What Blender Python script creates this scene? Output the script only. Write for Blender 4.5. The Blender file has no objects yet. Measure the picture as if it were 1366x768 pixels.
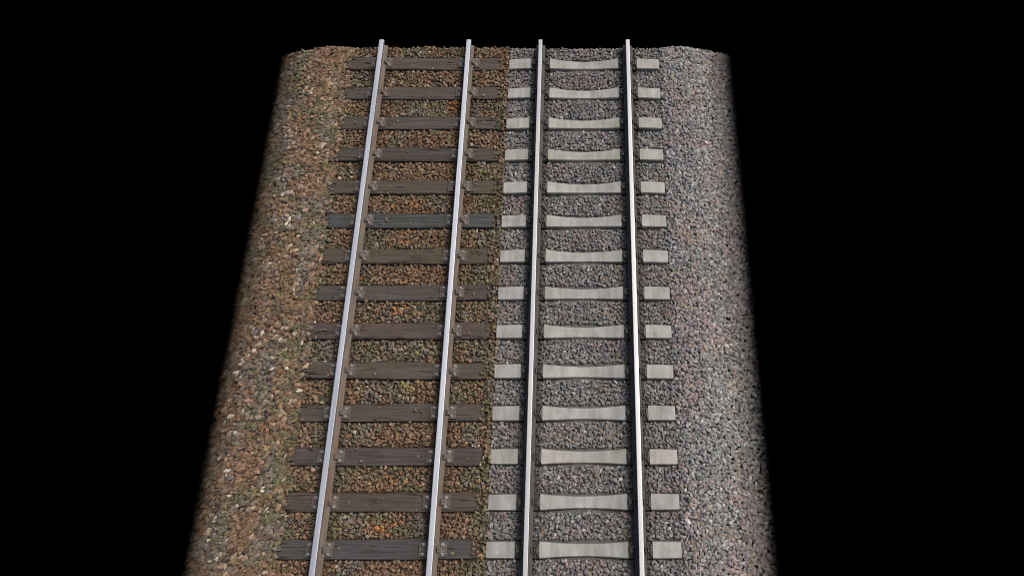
import bpy, bmesh, math, random
import numpy as np
from mathutils import Vector, Matrix

random.seed(7)
rng = np.random.default_rng(11)
scn = bpy.context.scene
COL = scn.collection
R = math.radians

# ------------------------------------------------------------------ layout (metres; sleeper tops near z = 0)
CAM_H = 9.735
PITCH = 68.9
FAR, NEAR = 8.25, -1.0                 # cut ends of the modelled length of line
ROW0, STEP, ROWS = 7.884, 0.6, 15
WX, CX = -2.742, -0.024                # centre lines of the timber and the concrete track
HALF = 0.745                           # centre line to rail centre
SEAM = -1.315                          # where brown ballast meets grey ballast
RAIL_TOP = 0.172


def link(o, parent=None):
    COL.objects.link(o)
    if parent is not None:
        o.parent = parent
    return o


def obj(name, bm, mat, parent=None, smooth=False):
    me = bpy.data.meshes.new(name)
    bm.normal_update()
    bm.to_mesh(me)
    bm.free()
    if smooth:
        for p in me.polygons:
            p.use_smooth = True
    me.materials.append(mat)
    return link(bpy.data.objects.new(name, me), parent)


def tag(o, label=None, cat=None, group=None, kind=None):
    if label:
        o['label'] = label
    if cat:
        o['category'] = cat
    if group:
        o['group'] = group
    if kind:
        o['kind'] = kind
    return o


def copy_tree(o, parent=None):
    c = o.copy()
    COL.objects.link(c)
    if parent is not None:
        c.parent = parent
    for ch in [x for x in bpy.data.objects if x.parent == o]:
        copy_tree(ch, c)
    return c


# ------------------------------------------------------------------ materials
class NT:
    def __init__(self, name):
        self.m = bpy.data.materials.new(name)
        self.m.use_nodes = True
        self.t = self.m.node_tree
        self.b = self.t.nodes['Principled BSDF']
        self.n = self.t.nodes

    def node(self, kind, **kw):
        nd = self.n.new(kind)
        for k, v in kw.items():
            setattr(nd, k, v)
        return nd

    def l(self, a, b):
        self.t.links.new(a, b)

    def coord(self, scale=(1, 1, 1), per_object=True):
        tc = self.node('ShaderNodeTexCoord')
        mp = self.node('ShaderNodeMapping')
        mp.inputs['Scale'].default_value = scale
        self.l(tc.outputs['Object'], mp.inputs['Vector'])
        if per_object:
            oi = self.node('ShaderNodeObjectInfo')
            ml = self.node('ShaderNodeMath', operation='MULTIPLY')
            ml.inputs[1].default_value = 97.0
            self.l(oi.outputs['Random'], ml.inputs[0])
            cb = self.node('ShaderNodeCombineXYZ')
            for i in range(3):
                self.l(ml.outputs[0], cb.inputs[i])
            self.l(cb.outputs[0], mp.inputs['Location'])
        return mp.outputs[0]

    def noise(self, vec, scale, detail=4, rough=0.55):
        nd = self.node('ShaderNodeTexNoise')
        nd.inputs['Scale'].default_value = scale
        nd.inputs['Detail'].default_value = detail
        nd.inputs['Roughness'].default_value = rough
        self.l(vec, nd.inputs['Vector'])
        return nd.outputs['Fac']

    def ramp(self, fac, stops):
        nd = self.node('ShaderNodeValToRGB')
        cr = nd.color_ramp
        while len(cr.elements) < len(stops):
            cr.elements.new(0.5)
        for e, (p, c) in zip(cr.elements, stops):
            e.position = p
            e.color = (*c, 1) if len(c) == 3 else c
        self.l(fac, nd.inputs[0])
        return nd.outputs[0]

    def mix(self, fac, a, b, blend='MIX'):
        nd = self.node('ShaderNodeMix', data_type='RGBA', blend_type=blend)
        for s, i in ((fac, 0), (a, 6), (b, 7)):
            if hasattr(s, 'is_linked'):
                self.l(s, nd.inputs[i])
            elif i == 0:
                nd.inputs[0].default_value = s
            else:
                nd.inputs[i].default_value = (*s, 1)
        return nd.outputs[2]

    def bump(self, h, strength, dist):
        nd = self.node('ShaderNodeBump')
        nd.inputs['Strength'].default_value = strength
        nd.inputs['Distance'].default_value = dist
        self.l(h, nd.inputs['Height'])
        self.l(nd.outputs[0], self.b.inputs['Normal'])

    def set(self, **kw):
        for k, v in kw.items():
            s = self.b.inputs[k]
            if hasattr(v, 'is_linked'):
                self.l(v, s)
            elif isinstance(v, tuple):
                s.default_value = (*v, 1)
            else:
                s.default_value = v


def edge_alpha(nt, inset=0.0):
    """the ballast spread runs out to nothing along both of its long edges"""
    tc = nt.node('ShaderNodeTexCoord')
    sp = nt.node('ShaderNodeSeparateXYZ')
    nt.l(tc.outputs['Object'], sp.inputs[0])
    outs = []
    for x0, x1 in ((-5.42 + inset, -4.84 + inset), (2.62 - inset, 2.03 - inset)):
        mr = nt.node('ShaderNodeMapRange', interpolation_type='SMOOTHSTEP')
        mr.inputs['From Min'].default_value = x0
        mr.inputs['From Max'].default_value = x1
        nt.l(sp.outputs[0], mr.inputs[0])
        outs.append(mr.outputs[0])
    mn = nt.node('ShaderNodeMath', operation='MINIMUM')
    nt.l(outs[0], mn.inputs[0])
    nt.l(outs[1], mn.inputs[1])
    pw = nt.node('ShaderNodeMath', operation='POWER')
    pw.inputs[1].default_value = 1.7
    nt.l(mn.outputs[0], pw.inputs[0])
    nt.l(pw.outputs[0], nt.b.inputs['Alpha'])


def mat_stone():
    nt = NT('crushed_stone')
    at = nt.node('ShaderNodeAttribute', attribute_name='stone_colour')
    v = nt.coord(per_object=False)
    n1 = nt.noise(v, 70, 5, 0.65)
    mott = nt.ramp(n1, [(0.25, (0.62, 0.60, 0.58)), (0.5, (0.98, 0.97, 0.96)), (0.75, (1.35, 1.33, 1.3))])
    nt.set(**{'Base Color': nt.mix(1.0, at.outputs['Color'], mott, 'MULTIPLY'), 'Roughness': 0.85})
    nt.b.inputs['Specular IOR Level'].default_value = 0.25
    nt.bump(nt.noise(v, 160, 3, 0.6), 0.6, 0.006)
    edge_alpha(nt)
    return nt.m


def mat_ground():
    nt = NT('ballast_fines')
    v = nt.coord(per_object=False)
    tc = nt.node('ShaderNodeTexCoord')
    sp = nt.node('ShaderNodeSeparateXYZ')
    nt.l(tc.outputs['Object'], sp.inputs[0])
    st = nt.node('ShaderNodeMath', operation='GREATER_THAN')
    st.inputs[1].default_value = SEAM
    nt.l(sp.outputs[0], st.inputs[0])
    n = nt.noise(v, 45, 6, 0.7)
    br = nt.ramp(n, [(0.3, (0.03, 0.022, 0.014)), (0.7, (0.11, 0.075, 0.045))])
    gr = nt.ramp(n, [(0.3, (0.075, 0.073, 0.071)), (0.7, (0.19, 0.185, 0.182))])
    nt.set(**{'Base Color': nt.mix(st.outputs[0], br, gr), 'Roughness': 0.95})
    nt.bump(n, 1.0, 0.02)
    edge_alpha(nt, 0.30)
    return nt.m


def mat_wood():
    nt = NT('creosoted_timber')
    v = nt.coord((1, 1, 1))
    vg = nt.coord((1.6, 34, 34))
    vf = nt.coord((4, 120, 120))
    vc = nt.coord((0.7, 11, 5))
    grain = nt.noise(vg, 1.0, 6, 0.6)
    fine = nt.noise(vf, 1.0, 3, 0.6)
    crack = nt.noise(vc, 1.0, 3, 0.45)
    base = nt.ramp(grain, [(0.3, (0.055, 0.046, 0.040)), (0.5, (0.083, 0.071, 0.062)), (0.72, (0.12, 0.104, 0.092))])
    base = nt.mix(0.45, base, nt.ramp(fine, [(0.3, (0.45, 0.45, 0.45)), (0.7, (1.4, 1.4, 1.4))]), 'MULTIPLY')
    blot = nt.noise(v, 2.6, 4, 0.6)
    base = nt.mix(nt.ramp(blot, [(0.45, (0, 0, 0)), (0.7, (0.5, 0.5, 0.5))]), base, (0.075, 0.058, 0.040))
    oi = nt.node('ShaderNodeObjectInfo')
    base = nt.mix(1.0, base, oi.outputs['Color'], 'MULTIPLY')
    # split lines: thin band where the stretched noise crosses its middle
    d = nt.node('ShaderNodeMath', operation='SUBTRACT')
    d.inputs[1].default_value = 0.5
    nt.l(crack, d.inputs[0])
    a = nt.node('ShaderNodeMath', operation='ABSOLUTE')
    nt.l(d.outputs[0], a.inputs[0])
    where = nt.ramp(nt.noise(nt.coord((1.6, 7, 2)), 1.0, 2, 0.4), [(0.50, (0, 0, 0)), (0.58, (1, 1, 1))])
    line = nt.ramp(a.outputs[0], [(0.0, (1, 1, 1)), (0.006, (0.9, 0.9, 0.9)), (0.014, (0, 0, 0))])
    ck = nt.mix(1.0, line, where, 'MULTIPLY')
    base = nt.mix(ck, base, (0.008, 0.006, 0.005))
    nt.set(**{'Base Color': base, 'Roughness': 0.8})
    nt.b.inputs['Specular IOR Level'].default_value = 0.3
    h = nt.mix(1.0, nt.mix(0.5, grain, fine), ck, 'SUBTRACT')
    nt.bump(h, 0.8, 0.012)
    return nt.m


def mat_concrete():
    nt = NT('cast_concrete')
    v = nt.coord()
    n1 = nt.noise(v, 5, 5, 0.6)
    n2 = nt.noise(v, 90, 4, 0.7)
    streak = nt.noise(nt.coord((9, 1.2, 1)), 1.0, 4, 0.6)
    base = nt.ramp(n1, [(0.3, (0.335, 0.333, 0.318)), (0.7, (0.44, 0.44, 0.43))])
    base = nt.mix(0.8, base, nt.ramp(streak, [(0.3, (0.70, 0.69, 0.66)), (0.6, (1.08, 1.08, 1.07))]), 'MULTIPLY')
    blot = nt.noise(nt.coord((3.5, 6, 6)), 1.0, 6, 0.7)
    base = nt.mix(nt.ramp(blot, [(0.56, (0, 0, 0)), (0.74, (0.6, 0.6, 0.6))]), base, (0.20, 0.185, 0.145))
    base = nt.mix(0.55, base, nt.ramp(n2, [(0.28, (0.55, 0.53, 0.5)), (0.5, (1, 1, 1)), (0.8, (1.12, 1.12, 1.12))]), 'MULTIPLY')
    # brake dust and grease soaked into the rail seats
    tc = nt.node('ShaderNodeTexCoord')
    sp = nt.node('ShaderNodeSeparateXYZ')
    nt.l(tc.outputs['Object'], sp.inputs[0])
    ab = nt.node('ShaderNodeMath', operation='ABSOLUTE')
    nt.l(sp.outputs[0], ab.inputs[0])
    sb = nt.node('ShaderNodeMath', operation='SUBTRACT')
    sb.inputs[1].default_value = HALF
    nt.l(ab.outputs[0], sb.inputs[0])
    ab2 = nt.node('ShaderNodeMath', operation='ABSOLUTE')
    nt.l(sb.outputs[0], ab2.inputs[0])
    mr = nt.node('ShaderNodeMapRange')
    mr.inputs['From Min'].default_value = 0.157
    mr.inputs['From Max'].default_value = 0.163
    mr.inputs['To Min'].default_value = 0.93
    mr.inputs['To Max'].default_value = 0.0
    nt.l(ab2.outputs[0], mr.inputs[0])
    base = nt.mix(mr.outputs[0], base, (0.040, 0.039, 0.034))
    oi = nt.node('ShaderNodeObjectInfo')
    base = nt.mix(1.0, base, oi.outputs['Color'], 'MULTIPLY')
    # steep flank faces get a darker, browner tone than the top
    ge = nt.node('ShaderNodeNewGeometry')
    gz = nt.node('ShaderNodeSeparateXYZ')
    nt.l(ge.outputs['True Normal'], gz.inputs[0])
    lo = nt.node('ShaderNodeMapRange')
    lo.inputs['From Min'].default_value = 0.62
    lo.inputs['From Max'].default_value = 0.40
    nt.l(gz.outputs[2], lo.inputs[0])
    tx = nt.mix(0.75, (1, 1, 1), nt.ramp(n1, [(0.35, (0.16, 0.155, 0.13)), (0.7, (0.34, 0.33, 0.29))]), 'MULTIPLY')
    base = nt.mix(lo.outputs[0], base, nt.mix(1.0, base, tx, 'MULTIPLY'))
    nt.set(**{'Base Color': base, 'Roughness': 0.85})
    nt.b.inputs['Specular IOR Level'].default_value = 0.25
    nt.bump(n2, 0.35, 0.004)
    return nt.m


def mat_metal(name, c0, c1, rough, metallic=0.0, rust=None, stretch=(30, 3, 30)):
    nt = NT(name)
    v = nt.coord(stretch)
    n = nt.noise(v, 1.0, 5, 0.65)
    base = nt.ramp(n, [(0.3, c0), (0.7, c1)])
    if rust:
        r = nt.noise(nt.coord((3, 1.3, 3)), 1.0, 4, 0.6)
        base = nt.mix(nt.ramp(r, [(0.56, (0, 0, 0)), (0.68, (0.75, 0.75, 0.75))]), base, rust)
    nt.set(**{'Base Color': base, 'Roughness': rough, 'Metallic': metallic})
    nt.bump(nt.noise(nt.coord((90, 90, 90)), 1.0, 3, 0.6), 0.3, 0.003)
    return nt.m


def mat_polished(name, c0, c1, rough):
    nt = NT(name)
    v = nt.coord((60, 0.9, 8))
    n = nt.noise(v, 1.0, 4, 0.55)
    m = nt.noise(nt.coord((2, 0.7, 2)), 1.0, 3, 0.5)
    base = nt.mix(0.5, nt.ramp(n, [(0.3, c0), (0.7, c1)]), nt.ramp(m, [(0.3, c0), (0.7, c1)]))
    ro = nt.ramp(n, [(0.3, (rough - 0.06,) * 3), (0.7, (rough + 0.08,) * 3)])
    nt.set(**{'Base Color': base, 'Roughness': ro, 'Metallic': 1.0})
    return nt.m


STONE, GROUND, WOOD, CONC = mat_stone(), mat_ground(), mat_wood(), mat_concrete()
RUSTY = mat_metal('rusted_rail_steel', (0.095, 0.075, 0.062), (0.185, 0.148, 0.122), 0.75, 0.0, (0.17, 0.062, 0.022))
DARKRAIL = mat_metal('grimy_rail_steel', (0.040, 0.040, 0.039), (0.072, 0.071, 0.067), 0.7)
POL_OLD = mat_polished('polished_rail_head_blue', (0.66, 0.73, 0.79), (0.80, 0.81, 0.85), 0.50)
POL_NEW = mat_polished('polished_rail_head_white', (0.53, 0.54, 0.56), (0.64, 0.645, 0.65), 0.52)
IRON = mat_metal('cast_iron_chair', (0.030, 0.025, 0.021), (0.17, 0.15, 0.13), 0.7, 0.0, (0.10, 0.055, 0.03), (42, 42, 42))
BOLT = mat_metal('worn_bolt_iron', (0.22, 0.205, 0.185), (0.42, 0.40, 0.375), 0.5, 0.2, None, (40, 40, 40))
RUBBER = mat_metal('grimy_rubber_pad', (0.014, 0.014, 0.014), (0.032, 0.031, 0.029), 0.8, 0, None, (12, 12, 12))
CLIP = mat_metal('dark_spring_steel', (0.045, 0.043, 0.040), (0.095, 0.090, 0.083), 0.5, 0.0, None, (20, 20, 20))


# ------------------------------------------------------------------ shape helpers
def add_box(bm, cx, cy, cz, sx, sy, sz, bevel=0.0):
    r = bmesh.ops.create_cube(bm, size=1.0)
    bmesh.ops.scale(bm, verts=r['verts'], vec=(sx, sy, sz))
    bmesh.ops.translate(bm, verts=r['verts'], vec=(cx, cy, cz))
    if bevel:
        es = {e for v in r['verts'] for e in v.link_edges}
        bmesh.ops.bevel(bm, geom=list(es), offset=bevel, segments=2, affect='EDGES', profile=0.6)


def loft(bm, rings, cap=True):
    """rings: list of equal-length point lists"""
    vr = [[bm.verts.new(p) for p in r] for r in rings]
    n = len(vr[0])
    for a, b in zip(vr[:-1], vr[1:]):
        for i in range(n):
            j = (i + 1) % n
            bm.faces.new((a[i], a[j], b[j], b[i]))
    if cap:
        bm.faces.new(list(reversed(vr[0])))
        bm.faces.new(vr[-1])
    bmesh.ops.recalc_face_normals(bm, faces=bm.faces[:])


def add_tube(bm, pts, r, seg=8):
    rings = []
    for i, p in enumerate(pts):
        p = Vector(p)
        a = Vector(pts[max(i - 1, 0)])
        b = Vector(pts[min(i + 1, len(pts) - 1)])
        t = (b - a).normalized()
        u = t.cross(Vector((0.13, 0.2, 1))).normalized()
        w = t.cross(u)
        rings.append([tuple(p + r * (u * math.cos(2 * math.pi * k / seg) + w * math.sin(2 * math.pi * k / seg)))
                      for k in range(seg)])
    loft(bm, rings)


# ------------------------------------------------------------------ value noise on the plan
def vnoise(x, y, size, seed):
    g = np.random.default_rng(seed).random((64, 64))
    u, v = x / size + 31.3, y / size + 17.7
    i, j = np.floor(u).astype(int), np.floor(v).astype(int)
    fu, fv = u - i, v - j
    fu, fv = fu * fu * (3 - 2 * fu), fv * fv * (3 - 2 * fv)
    a, b = g[i % 64, j % 64], g[(i + 1) % 64, j % 64]
    c, d = g[i % 64, (j + 1) % 64], g[(i + 1) % 64, (j + 1) % 64]
    return (a * (1 - fu) + b * fu) * (1 - fv) + (c * (1 - fu) + d * fu) * fv


def bed_z(x, y):
    """top of the ballast: level between the sleepers, falling away down both shoulders"""
    z = np.where(x < SEAM, -0.035, -0.066)
    z = z + 0.018 * (vnoise(x, y, 0.33, 3) - 0.5) + 0.02 * (vnoise(x, y, 0.9, 4) - 0.5)
    z = z + 0.020 / (1 + np.exp((x + 4.10) / 0.03))
    z = z + 0.045 / (1 + np.exp(-(x - 1.36) / 0.03))
    for edge, sg in ((-4.44, -1), (1.72, 1)):
        t = np.maximum(0, (x - edge) * sg)
        z = z - 0.27 * (np.sqrt(t * t + 0.0016) - 0.04)
    return z


def make_ground():
    xs = np.linspace(-5.6, 2.75, 170)
    ys = np.linspace(NEAR, FAR, 186)
    X, Y = np.meshgrid(xs, ys)
    Z = bed_z(X, Y) - 0.035
    co = np.stack([X, Y, Z], -1).reshape(-1, 3)
    nx = len(xs)
    faces = [(j * nx + i, j * nx + i + 1, (j + 1) * nx + i + 1, (j + 1) * nx + i)
             for j in range(len(ys) - 1) for i in range(nx - 1)]
    me = bpy.data.meshes.new('ground')
    me.from_pydata(co.tolist(), [], faces)
    me.materials.append(GROUND)
    o = link(bpy.data.objects.new('ground', me))
    tag(o, 'bed of dark fines beneath the brown and the grey track ballast', 'ground', None, 'structure')


# ------------------------------------------------------------------ ballast stones (nobody could count them)
def stone_templates(n):
    bm = bmesh.new()
    bmesh.ops.create_icosphere(bm, subdivisions=1, radius=1.0)
    bm.verts.ensure_lookup_table()
    v = np.array([x.co[:] for x in bm.verts])
    f = np.array([[q.index for q in p.verts] for p in bm.faces])
    bm.free()
    out = []
    for _ in range(n):
        w = v * (0.78 + 0.44 * rng.random((len(v), 1)))
        for _k in range(5):                               # flat fracture faces
            d = rng.normal(size=3)
            d /= np.linalg.norm(d)
            cut = 0.50 + 0.25 * rng.random()
            over = np.maximum(0, w @ d - cut)
            w = w - over[:, None] * d
        w = w @ np.linalg.qr(rng.normal(size=(3, 3)))[0]
        out.append(w)
    return np.array(out), f


TEMPL, TFACE = stone_templates(48)


def rot(ax, ay, az):
    ca, sa, cb, sb, cc, sc = np.cos(ax), np.sin(ax), np.cos(ay), np.sin(ay), np.cos(az), np.sin(az)
    n = len(ax)
    o, z = np.ones(n), np.zeros(n)
    rx = np.array([[o, z, z], [z, ca, -sa], [z, sa, ca]]).transpose(2, 0, 1)
    ry = np.array([[cb, z, sb], [z, o, z], [-sb, z, cb]]).transpose(2, 0, 1)
    rz = np.array([[cc, -sc, z], [sc, cc, z], [z, z, o]]).transpose(2, 0, 1)
    return rz @ ry @ rx


def scatter(x0, x1, pitch, dz, keep=1.0):
    xs = np.arange(x0, x1, pitch)
    ys = np.arange(NEAR, FAR, pitch * 0.9)
    X, Y = np.meshgrid(xs, ys)
    X = X + (np.arange(len(ys)) % 2)[:, None] * pitch * 0.5
    X = (X + (rng.random(X.shape) - 0.5) * pitch * 0.95).ravel()
    Y = (Y + (rng.random(Y.shape) - 0.5) * pitch * 0.95).ravel()
    m = rng.random(len(X)) < keep
    m &= (Y < FAR + 0.01) & (Y > NEAR)
    return X[m], Y[m], np.full(m.sum(), dz)


def off_sleepers(x, y, r, cx, half_len, half_wid):
    k = np.round((ROW0 - y) / STEP)
    yy = np.abs(y - (ROW0 - STEP * np.clip(k, 0, ROWS - 1)))
    return ~((np.abs(x - cx) < half_len + r) & (yy < half_wid + r))


def pick(pal, w, n):
    pal = np.array(pal)
    w = np.array(w, float)
    if w.ndim == 1:
        return pal[rng.choice(len(pal), size=n, p=w / w.sum())]
    c = np.cumsum(w / w.sum(1, keepdims=True), 1)
    return pal[(rng.random(n)[:, None] > c).sum(1).clip(0, len(pal) - 1)]


def build_stones(name, x, y, dz, size, flat, colour, aligned, tilt=0.42):
    n = len(x)
    tid = rng.integers(0, len(TEMPL), n)
    sc = np.stack([size * (1.05 + 0.45 * rng.random(n)) * np.where(aligned, 1.25, 1.0), size * (0.75 + 0.3 * rng.random(n)),
                   size * flat * (0.8 + 0.4 * rng.random(n))], 1)
    az = rng.random(n) * 2 * math.pi
    az = np.where(aligned, R(38) + rng.normal(size=n) * 0.38, az)
    M = rot(rng.normal(size=n) * tilt, rng.normal(size=n) * tilt, az)
    V = np.einsum('nij,nvj->nvi', M, TEMPL[tid] * sc[:, None, :])
    z = bed_z(x, y) + dz + rng.normal(size=n) * 0.006
    V += np.stack([x, y, z], 1)[:, None, :]
    V[:, :, 1] = np.clip(V[:, :, 1], NEAR, FAR)
    nv = TEMPL.shape[1]
    F = (TFACE[None] + (np.arange(n) * nv)[:, None, None]).reshape(-1, 3)
    co = V.reshape(-1, 3).astype(np.float32)
    me = bpy.data.meshes.new(name)
    me.vertices.add(len(co))
    me.vertices.foreach_set('co', co.ravel())
    me.loops.add(F.size)
    me.loops.foreach_set('vertex_index', F.ravel().astype(np.int32))
    me.polygons.add(len(F))
    me.polygons.foreach_set('loop_start', (np.arange(len(F)) * 3).astype(np.int32))
    me.polygons.foreach_set('loop_total', np.full(len(F), 3, np.int32))
    me.update(calc_edges=True)
    me.polygons.foreach_set('use_smooth', np.zeros(len(F), bool))
    c4 = np.ones((n, nv, 4), np.float32)
    c4[:, :, :3] = colour[:, None, :]
    at = me.attributes.new('stone_colour', 'FLOAT_COLOR', 'POINT')
    at.data.foreach_set('color', c4.ravel())
    me.materials.append(STONE)
    return link(bpy.data.objects.new(name, me))


# where rust spill, moss and pale chippings lie in the old ballast (plan positions in metres)
RUST_SPOTS = [(-2.79, 5.14), (-2.27, 7.02), (-2.8, 4.54), (-2.74, 3.94), (-2.71, 3.4), (-2.72, 0.33), (-2.72, 0.99), (-2.83, 5.56)]
MOSS_SPOTS = [(-2.59, 7.02), (-2.73, 5.79), (-2.53, 2.27), (-3.23, 0.33), (-2.42, 2.82), (-1.43, 0.87), (-2.1, 2.94),
              (-2.54, 1.79), (-1.58, 5.77), (-3.91, 7.06), (-2.74, 8.15)]
CHIP_SPOTS = [(-5.03, 6.53), (-4.94, 5.29), (-5.0, 4.24), (-5.06, 1.97), (-4.83, 2.86), (-4.95, 0.49), (-4.97, 1.75),
              (-5.02, 2.57), (-4.98, 0.3), (-4.97, 1.18), (-1.47, 1.16), (-4.6, 7.4), (-4.7, 6.2), (-4.75, 4.9)]


def spots(x, y, pts, rx, ry):
    g = np.zeros(len(x))
    for px, py in pts:
        g = np.maximum(g, np.exp(-((x - px) / rx) ** 2 - ((y - py) / ry) ** 2))
    return g


def brown_ballast():
    A = scatter(-5.6, SEAM, 0.046, -0.022)
    B = scatter(-5.6, SEAM, 0.050, 0.0, 0.9)
    x, y, dz = (np.concatenate(q) for q in zip(A, B))
    shoulder = x < -4.02
    size = np.where(shoulder, 0.037, 0.0265) * (0.72 + 0.6 * rng.random(len(x)) ** 1.4)
    m = off_sleepers(x, y, size * 0.55, WX + 0.015, 1.32, 0.125)
    spill = ~m & (rng.random(len(x)) < 0.55) & (np.abs(np.abs(x - WX) - 1.325) < 0.02 + 0.07 * vnoise(x, y, 0.11, 8))
    spill |= ~m & (rng.random(len(x)) < 0.012)
    m |= spill                                            # stones lying over the sleeper ends
    dz = np.where(spill, 0.042, dz)
    size = np.where(spill, size * 0.8, size)
    m &= x < SEAM + 0.014 * (vnoise(x, y, 0.07, 9) - 0.5)
    x, y, dz, size, shoulder = x[m], y[m], dz[m], size[m], shoulder[m]
    n = len(x)
    pal = [(0.268, 0.174, 0.108), (0.215, 0.140, 0.090), (0.33, 0.228, 0.150), (0.212, 0.188, 0.110),
           (0.162, 0.150, 0.092), (0.200, 0.168, 0.138), (0.255, 0.222, 0.188), (0.120, 0.094, 0.073),
           (0.39, 0.19, 0.08), (0.30, 0.258, 0.11), (0.66, 0.585, 0.49), (0.46, 0.36, 0.265)]
    f1 = vnoise(x, y, 0.30, 21)
    f2 = vnoise(x, y, 0.24, 22)
    f3 = vnoise(x, y, 0.16, 23)
    f4 = vnoise(x, y, 0.42, 24)
    brown = 0.25 + 2.2 * np.clip((f1 - 0.40) * 4, 0, 1)
    olive = 0.06 + 1.9 * np.clip((f2 - 0.55) * 5, 0, 1)
    grey = 0.08 + 2.0 * np.clip((0.38 - f1) * 6, 0, 1) + 1.1 * np.clip((-4.70 - x) * 5, 0, 1)
    verge = np.exp(-((x + 4.12) / 0.20) ** 2) + 0.9 * np.exp(-((x + 1.48) / 0.13) ** 2)
    olive = olive + 3.2 * verge * np.clip((f4 - 0.36) * 5, 0, 1)
    orange = 0.003 + 3.2 * spots(x, y, RUST_SPOTS, 0.17, 0.09)
    orange += 0.4 * np.exp(-((np.abs(x - WX) - HALF) / 0.09) ** 2) * np.clip((f4 - 0.55) * 5, 0, 1)
    moss = 0.012 + 2.2 * spots(x, y, MOSS_SPOTS, 0.15, 0.09) + 0.3 * verge * np.clip((f4 - 0.5) * 4, 0, 1)
    white = np.where(shoulder, 0.055, 0.012) + 1.15 * spots(x, y, CHIP_SPOTS, 0.15, 0.22)
    W = np.stack([brown, brown * 0.8, brown * 0.5, olive, olive, grey, grey * 0.7, 0.35 + 0 * x, orange, moss, white,
                  0.10 + 0.15 * shoulder], 1)
    c = pick(pal, W, n) * (0.60 + 0.48 * rng.random((n, 1))) * (1 + 0.10 * rng.normal(size=(n, 3)).clip(-1, 1) * 0.5)
    # stones darker in a band along each rail
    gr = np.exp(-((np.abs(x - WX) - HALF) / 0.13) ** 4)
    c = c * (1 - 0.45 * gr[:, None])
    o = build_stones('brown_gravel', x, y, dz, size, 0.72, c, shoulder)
    tag(o, 'weathered brown ballast stones with olive, orange and white ones around the timber sleepers', 'gravel', None, 'stuff')


def grey_ballast():
    A = scatter(SEAM, 2.75, 0.043, -0.020)
    B = scatter(SEAM, 2.75, 0.045, 0.0, 0.93)
    x, y, dz = (np.concatenate(q) for q in zip(A, B))
    shoulder = x > 1.3
    size = np.where(shoulder, 0.032, 0.0265) * (0.74 + 0.5 * rng.random(len(x)) ** 1.3)
    m = off_sleepers(x, y, size * 0.5, CX, 1.288, 0.118)
    m &= x > SEAM + 0.014 * (vnoise(x, y, 0.07, 9) - 0.5)
    x, y, dz, size, shoulder = x[m], y[m], dz[m], size[m], shoulder[m]
    n = len(x)
    pal = [(0.268, 0.266, 0.260), (0.208, 0.209, 0.206), (0.345, 0.338, 0.33), (0.268, 0.216, 0.226),
           (0.31, 0.25, 0.258), (0.32, 0.265, 0.222), (0.262, 0.216, 0.178), (0.225, 0.240, 0.212),
           (0.145, 0.142, 0.14), (0.50, 0.48, 0.46)]
    f1 = vnoise(x, y, 0.26, 41)
    f2 = vnoise(x, y, 0.22, 42)
    grey = 0.5 + 1.2 * np.clip((0.55 - f1) * 4, 0, 1)
    purple = 0.13 + 1.9 * np.clip((f1 - 0.52) * 4, 0, 1)
    tan = 0.14 + 1.7 * np.clip((f2 - 0.55) * 5, 0, 1)
    green = 0.12 + 0.7 * np.clip((0.35 - f2) * 5, 0, 1)
    W = np.stack([grey, grey, grey * 0.7, purple * 0.7, purple * 0.6, tan * 0.7, tan * 0.6, green * 1.3, 0.25 + 0 * x, 0.09 + 0 * x], 1)
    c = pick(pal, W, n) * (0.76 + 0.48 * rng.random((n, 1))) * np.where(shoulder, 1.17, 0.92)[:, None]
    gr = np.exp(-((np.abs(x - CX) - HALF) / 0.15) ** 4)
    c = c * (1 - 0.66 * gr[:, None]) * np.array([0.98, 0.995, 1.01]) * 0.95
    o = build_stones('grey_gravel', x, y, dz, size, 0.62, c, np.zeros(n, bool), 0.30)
    tag(o, 'clean angular grey and mauve ballast stones around the concrete sleepers', 'gravel', None, 'stuff')


# ------------------------------------------------------------------ rails
def make_rail(x, head, foot, body_mat, top_mat, shine, label):
    t = RAIL_TOP - 0.0015
    h, f = head / 2, foot / 2
    half = [(f, 0.012), (f, 0.020), (f * 0.45, 0.031), (0.0105, 0.045), (0.0085, 0.085), (0.0095, t - 0.052),
            (h * 0.92, t - 0.041), (h, t - 0.034), (h, t - 0.012), (h * 0.93, t - 0.0045), (shine / 2, t)]
    prof = [(-a, b) for a, b in reversed(half)]
    prof = half + prof
    bm = bmesh.new()
    ys = np.linspace(NEAR, FAR - 0.01, 40)
    loft(bm, [[(a, y, b) for a, b in prof] for y in ys])
    o = obj('rail', bm, body_mat)
    o.location = (x, 0, 0)
    bm = bmesh.new()
    s = shine / 2
    top = [(s, t + 0.0002), (s * 0.8, t + 0.0011), (0, t + 0.0014), (-s * 0.8, t + 0.0011), (-s, t + 0.0002),
           (-s, t - 0.003), (s, t - 0.003)]
    loft(bm, [[(a, y, b) for a, b in top] for y in ys])
    obj('running_surface', bm, top_mat, o, smooth=False)
    tag(o, label, 'rail', 'rails of the two tracks')
    return o


def all_rails():
    make_rail(WX - HALF, 0.084, 0.150, RUSTY, POL_OLD, 0.074,
              'rusty brown rail with bluish polished head beside the brown gravel shoulder')
    make_rail(WX + HALF, 0.082, 0.145, RUSTY, POL_OLD, 0.072,
              'rusty brown rail with bluish polished head on the timber sleepers nearest the grey ballast')
    make_rail(CX - HALF, 0.072, 0.150, DARKRAIL, POL_NEW, 0.060,
              'dark grey sided rail with white polished head on concrete sleepers, nearest the timber sleepers')
    make_rail(CX + HALF, 0.072, 0.150, DARKRAIL, POL_NEW, 0.060,
              'dark grey sided rail with white polished head on concrete sleepers beside the wide grey shoulder')


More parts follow.
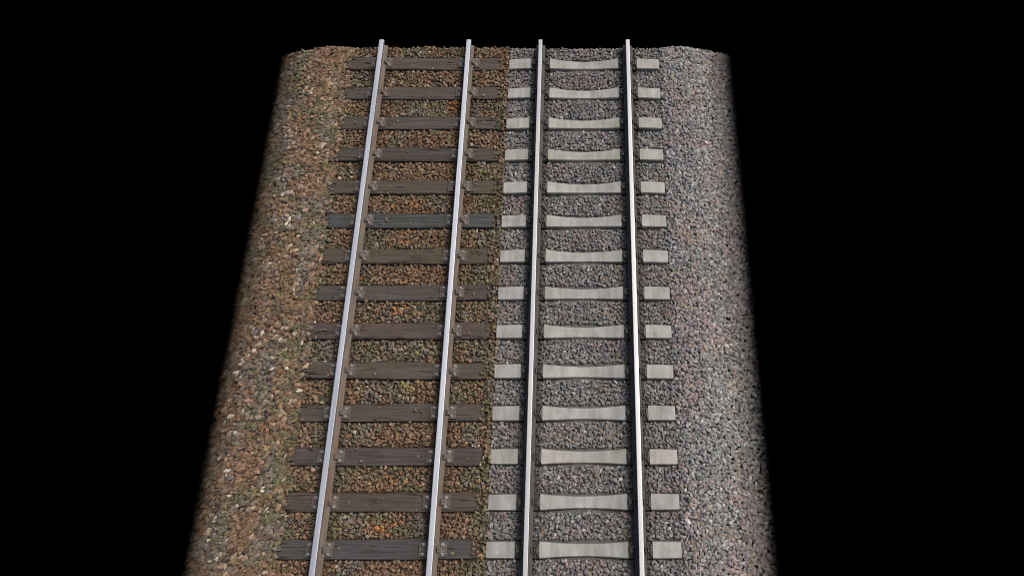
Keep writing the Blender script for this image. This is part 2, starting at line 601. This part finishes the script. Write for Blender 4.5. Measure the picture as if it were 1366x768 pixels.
# ------------------------------------------------------------------ timber sleepers
def beam_mesh(seed):
    rg = random.Random(seed)
    bm = bmesh.new()
    L = 1.32
    rings = []
    n = 34
    ph = [rg.uniform(0, 6) for _ in range(6)]
    for i in range(n + 1):
        x = -L + 2 * L * i / n
        w = 0.123 + 0.0035 * math.sin(3.1 * x + ph[0]) + rg.uniform(-0.0012, 0.0012)
        o = 0.004 * math.sin(1.7 * x + ph[1])
        z = -0.002 + 0.003 * math.sin(2.3 * x + ph[2]) + rg.uniform(-0.001, 0.001)
        ch = 0.010 + 0.003 * math.sin(5 * x + ph[3])
        if i in (0, n):
            x += rg.uniform(-0.02, 0.02)
            w -= 0.012
            z -= 0.010
        top = [(-w + ch + 2 * (w - ch) * k / 8, z + 0.0022 * math.sin(7 * k + 4 * x + ph[4]) + rg.uniform(-0.0008, 0.0008)) for k in range(9)]
        ring = [(-w, -0.15), (-w, z - ch)] + top + [(w, z - ch), (w, -0.15)]
        sk = rg.uniform(-0.008, 0.008) if i in (0, n) else 0
        rings.append([(x + (sk * a / w), a + o, b) for a, b in ring])
    loft(bm, rings)
    me = bpy.data.meshes.new('wooden_sleeper')
    bm.normal_update()
    bm.to_mesh(me)
    bm.free()
    me.materials.append(WOOD)
    return me


def chair_mesh():
    bm = bmesh.new()
    add_box(bm, 0, 0, 0.005, 0.37, 0.185, 0.018, 0.005)
    for s in (-1, 1):
        # raised boss under the bolts and the jaw that grips the rail foot
        prof = [(0.068, 0.013), (0.155, 0.013), (0.150, 0.022), (0.104, 0.034), (0.082, 0.060), (0.066, 0.062), (0.064, 0.030)]
        ringa = [(s * a, -0.040, b) for a, b in prof]
        ringb = [(s * a, 0.040, b) for a, b in prof]
        mid = [(s * a, 0, b * 1.08) for a, b in prof]
        loft(bm, [ringa, mid, ringb])
    return bm


def bolt_mesh():
    bm = bmesh.new()
    for r, h0, h1, seg in ((0.024, 0.0, 0.006, 14), (0.0175, 0.006, 0.026, 6), (0.009, 0.026, 0.036, 8)):
        loft(bm, [[(r * math.cos(2 * math.pi * k / seg), r * math.sin(2 * math.pi * k / seg), h) for k in range(seg)] for h in (h0, (h0 + h1) / 2, h1)])
    return bm


WOOD_LABELS = [
    'brown timber sleeper at the cut far end of the old track, first across',
    'plain brown timber sleeper, second from the cut far end of the old track',
    'timber sleeper on the near side of mossy yellow gravel, third from the cut far end',
    'dark timber sleeper with a chalky dark face, fourth from the cut far end',
    'greenish brown timber sleeper, fifth from the cut far end of the old track',
    'slate blue tinted timber sleeper beside orange gravel, sixth from the far end',
    'brown timber sleeper with an olive outer end, seventh from the cut far end',
    'grey brown timber sleeper, eighth from the cut far end of the old track',
    'plum brown timber sleeper, sixth from the near end of the old track',
    'dull brown timber sleeper, fifth from the near end of the old track',
    'grey brown split timber sleeper, fourth from the near end of the old track',
    'timber sleeper with a long dark split, third from the near end of the old track',
    'brown cracked timber sleeper, second from the near end of the old track',
    'bluish grey timber sleeper nearest the camera, orange gravel on its far side',
    'timber sleeper lying just past the near edge of the picture',
]
WOOD_TINT = [(1.05, 1.0, .95), (1, 1, 1), (1.02, 1, 1.02), (.86, .85, .84), (1.02, 1.0, .88), (.78, .98, 1.12),
             (1.02, 1.0, .84), (.98, .98, 1.0), (1.08, .97, .98), (1.05, 1.02, .93), (1.0, .97, .95), (.90, .89, .92),
             (1.02, .95, .92), (.86, .95, 1.08), (1, 1, 1)]


def timber_track():
    beams = [beam_mesh(s) for s in range(6)]
    first = link(bpy.data.objects.new('wooden_sleeper', beams[0]))
    for sx in (-HALF, HALF):
        ch = obj('chair', chair_mesh(), IRON, first)
        ch.location = (sx, 0, 0.004)
        for bx in (-0.128, 0.128):
            for by in (-0.056, 0.056):
                b = obj('bolt', bolt_mesh(), BOLT, ch)
                b.location = (bx + random.uniform(-.004, .004), by, 0.014 if abs(by) > .045 else 0.03)
                b.rotation_euler = (random.uniform(-.08, .08), random.uniform(-.08, .08), random.uniform(0, 1))
    for k in range(ROWS):
        o = first if k == 0 else copy_tree(first)
        if k:
            o.data = beams[k % len(beams)]
        # the rails are straight, so the chairs keep their place: only a slight skew and the texture differ
        o.location = (WX, ROW0 - STEP * k + random.uniform(-.006, .006), 0)
        o.rotation_euler = (0, 0, R(random.uniform(-0.35, 0.35)))
        o.color = (*WOOD_TINT[k], 1)
        tag(o, WOOD_LABELS[k], 'sleeper', 'timber sleepers of the old track')


# ------------------------------------------------------------------ concrete sleepers
def concrete_mesh():
    def sec(x, zt, ht, hb=0.137):
        zl = zt - 0.012
        return [(x, -hb, -0.19), (x, -ht - 0.012, zl - 0.006), (x, -ht - 0.003, zt - 0.002), (x, -ht + 0.008, zt),
                (x, ht - 0.008, zt), (x, ht + 0.003, zt - 0.002), (x, ht + 0.012, zl - 0.006), (x, hb, -0.19)]
    half = []
    for i in range(9):                                     # waisted middle
        u = i / 8
        s = u ** 1.8
        half.append((0.575 * u, -0.060 + 0.060 * s, 0.069 + 0.027 * s))
    half += [(0.583, 0.0, 0.096), (0.588, -0.004, 0.096), (0.592, -0.026, 0.096), (0.60, -0.028, 0.097),
             (0.745, -0.028, 0.099), (0.89, -0.028, 0.097), (0.898, -0.026, 0.096), (0.902, -0.004, 0.096),
             (0.907, 0.0, 0.096), (1.0, -0.004, 0.095), (1.15, -0.014, 0.094), (1.278, -0.024, 0.092), (1.288, -0.030, 0.086)]
    secs = [(-a, b, c) for a, b, c in reversed(half[1:])] + half
    bm = bmesh.new()
    loft(bm, [sec(*s) for s in secs])
    return bm


def clip_mesh(s):
    """cast shoulder with a bent spring bar that bears on the rail foot"""
    bm = bmesh.new()
    add_box(bm, s * 0.118, 0, -0.010, 0.048, 0.060, 0.048, 0.006)
    add_box(bm, s * 0.146, 0, -0.018, 0.018, 0.150, 0.030, 0.004)
    pts = []
    for i in range(19):
        a = R(-60 + 300 * i / 18)
        pts.append((s * (0.098 + 0.036 * math.cos(a)), 0.052 * math.sin(a) + 0.012 * math.cos(2 * a), 0.030 + 0.010 * math.sin(a * 0.5)))
    add_tube(bm, pts, 0.0085)
    return bm


CONC_LABELS = [
    'pale concrete sleeper at the cut far end of the new track, first across',
    'pale concrete sleeper, second from the cut far end of the new track',
    'greenish grey concrete sleeper, third from the cut far end of the new track',
    'greenish grey concrete sleeper, fourth from the cut far end of the new track',
    'pale grey concrete sleeper, fifth from the cut far end of the new track',
    'pale grey concrete sleeper, sixth from the cut far end of the new track',
    'pale grey concrete sleeper, seventh from the cut far end of the new track',
    'grey concrete sleeper, seventh from the near end of the new track',
    'grey concrete sleeper, sixth from the near end of the new track',
    'pale concrete sleeper, fifth from the near end of the new track',
    'grey concrete sleeper, fourth from the near end of the new track',
    'warm stained concrete sleeper, third from the near end of the new track',
    'pale grey concrete sleeper, second from the near end of the new track',
    'grey concrete sleeper nearest the camera in the new track',
    'concrete sleeper lying just past the near edge of the picture',
]
CONC_TINT = [(.97, .97, .95), (1, 1, .99), (.98, .98, .93), (.96, .97, .92), (1.02, 1.02, 1.01), (.98, .98, .97), (1, 1, .98),
             (.97, .97, .97), (.98, .98, .96), (1.02, 1.02, 1), (.97, .97, .97), (1.0, .975, .94), (.98, .98, .98), (.96, .97, .95),
             (1, 1, 1)]


def concrete_track():
    first = obj('concrete_sleeper', concrete_mesh(), CONC)
    for sx in (-HALF, HALF):
        bm = bmesh.new()
        add_box(bm, 0, 0, -0.010, 0.176, 0.186, 0.040, 0.004)
        p = obj('rail_pad', bm, RUBBER, first)
        p.location = (sx, 0, 0)
        for s in (-1, 1):
            c = obj('rail_clip', clip_mesh(s), CLIP, first)
            c.location = (sx, 0, 0)
    for k in range(ROWS):
        o = first if k == 0 else copy_tree(first)
        o.location = (CX, ROW0 - STEP * k + random.uniform(-.005, .005), 0)
        o.rotation_euler = (0, 0, R(random.uniform(-0.22, 0.22)))
        o.color = (*CONC_TINT[k], 1)
        tag(o, CONC_LABELS[k], 'sleeper', 'concrete sleepers of the new track')


make_ground()
brown_ballast()
grey_ballast()
all_rails()
timber_track()
concrete_track()

# ------------------------------------------------------------------ light
SUN_EL, SUN_AZ = 54.0, 62.0            # azimuth measured from +Y (down the line) towards +X
w = bpy.data.worlds.new('World')
scn.world = w
w.use_nodes = True
bg = w.node_tree.nodes['Background']
sky = w.node_tree.nodes.new('ShaderNodeTexSky')
sky.sky_type = 'NISHITA'
sky.sun_disc = False
sky.sun_elevation = R(SUN_EL)
sky.sun_rotation = R(SUN_AZ)
sky.air_density = 1.0
sky.dust_density = 7.0
sky.ozone_density = 0.6
w.node_tree.links.new(sky.outputs[0], bg.inputs[0])
bg.inputs[1].default_value = 0.085

sl = bpy.data.lights.new('sun', 'SUN')
sl.energy = 1.35
sl.angle = R(26)
sl.color = (1.0, 0.955, 0.90)
so = link(bpy.data.objects.new('sun', sl))
d = Vector((math.sin(R(SUN_AZ)) * math.cos(R(SUN_EL)), math.cos(R(SUN_AZ)) * math.cos(R(SUN_EL)), math.sin(R(SUN_EL))))
so.rotation_euler = d.to_track_quat('Z', 'Y').to_euler()
so.location = d * 20

# ------------------------------------------------------------------ camera
cam = bpy.data.cameras.new('camera')
cam.sensor_width = 36.0
cam.lens = 36.0 * 927.0 / 1366.0
cam.shift_x = -98.0 / 1366.0
cam.clip_end = 500
co = link(bpy.data.objects.new('camera', cam))
co.location = (0, 0, CAM_H)
co.rotation_euler = (R(90 - PITCH), 0, 0)
scn.camera = co

scn.view_settings.view_transform = 'Standard'
scn.view_settings.look = 'None'
scn.view_settings.exposure = 0.25
scn.view_settings.gamma = 1.0
scn.cycles.transparent_max_bounces = 24
scn.cycles.max_bounces = 6
scn.cycles.filter_width = 1.0
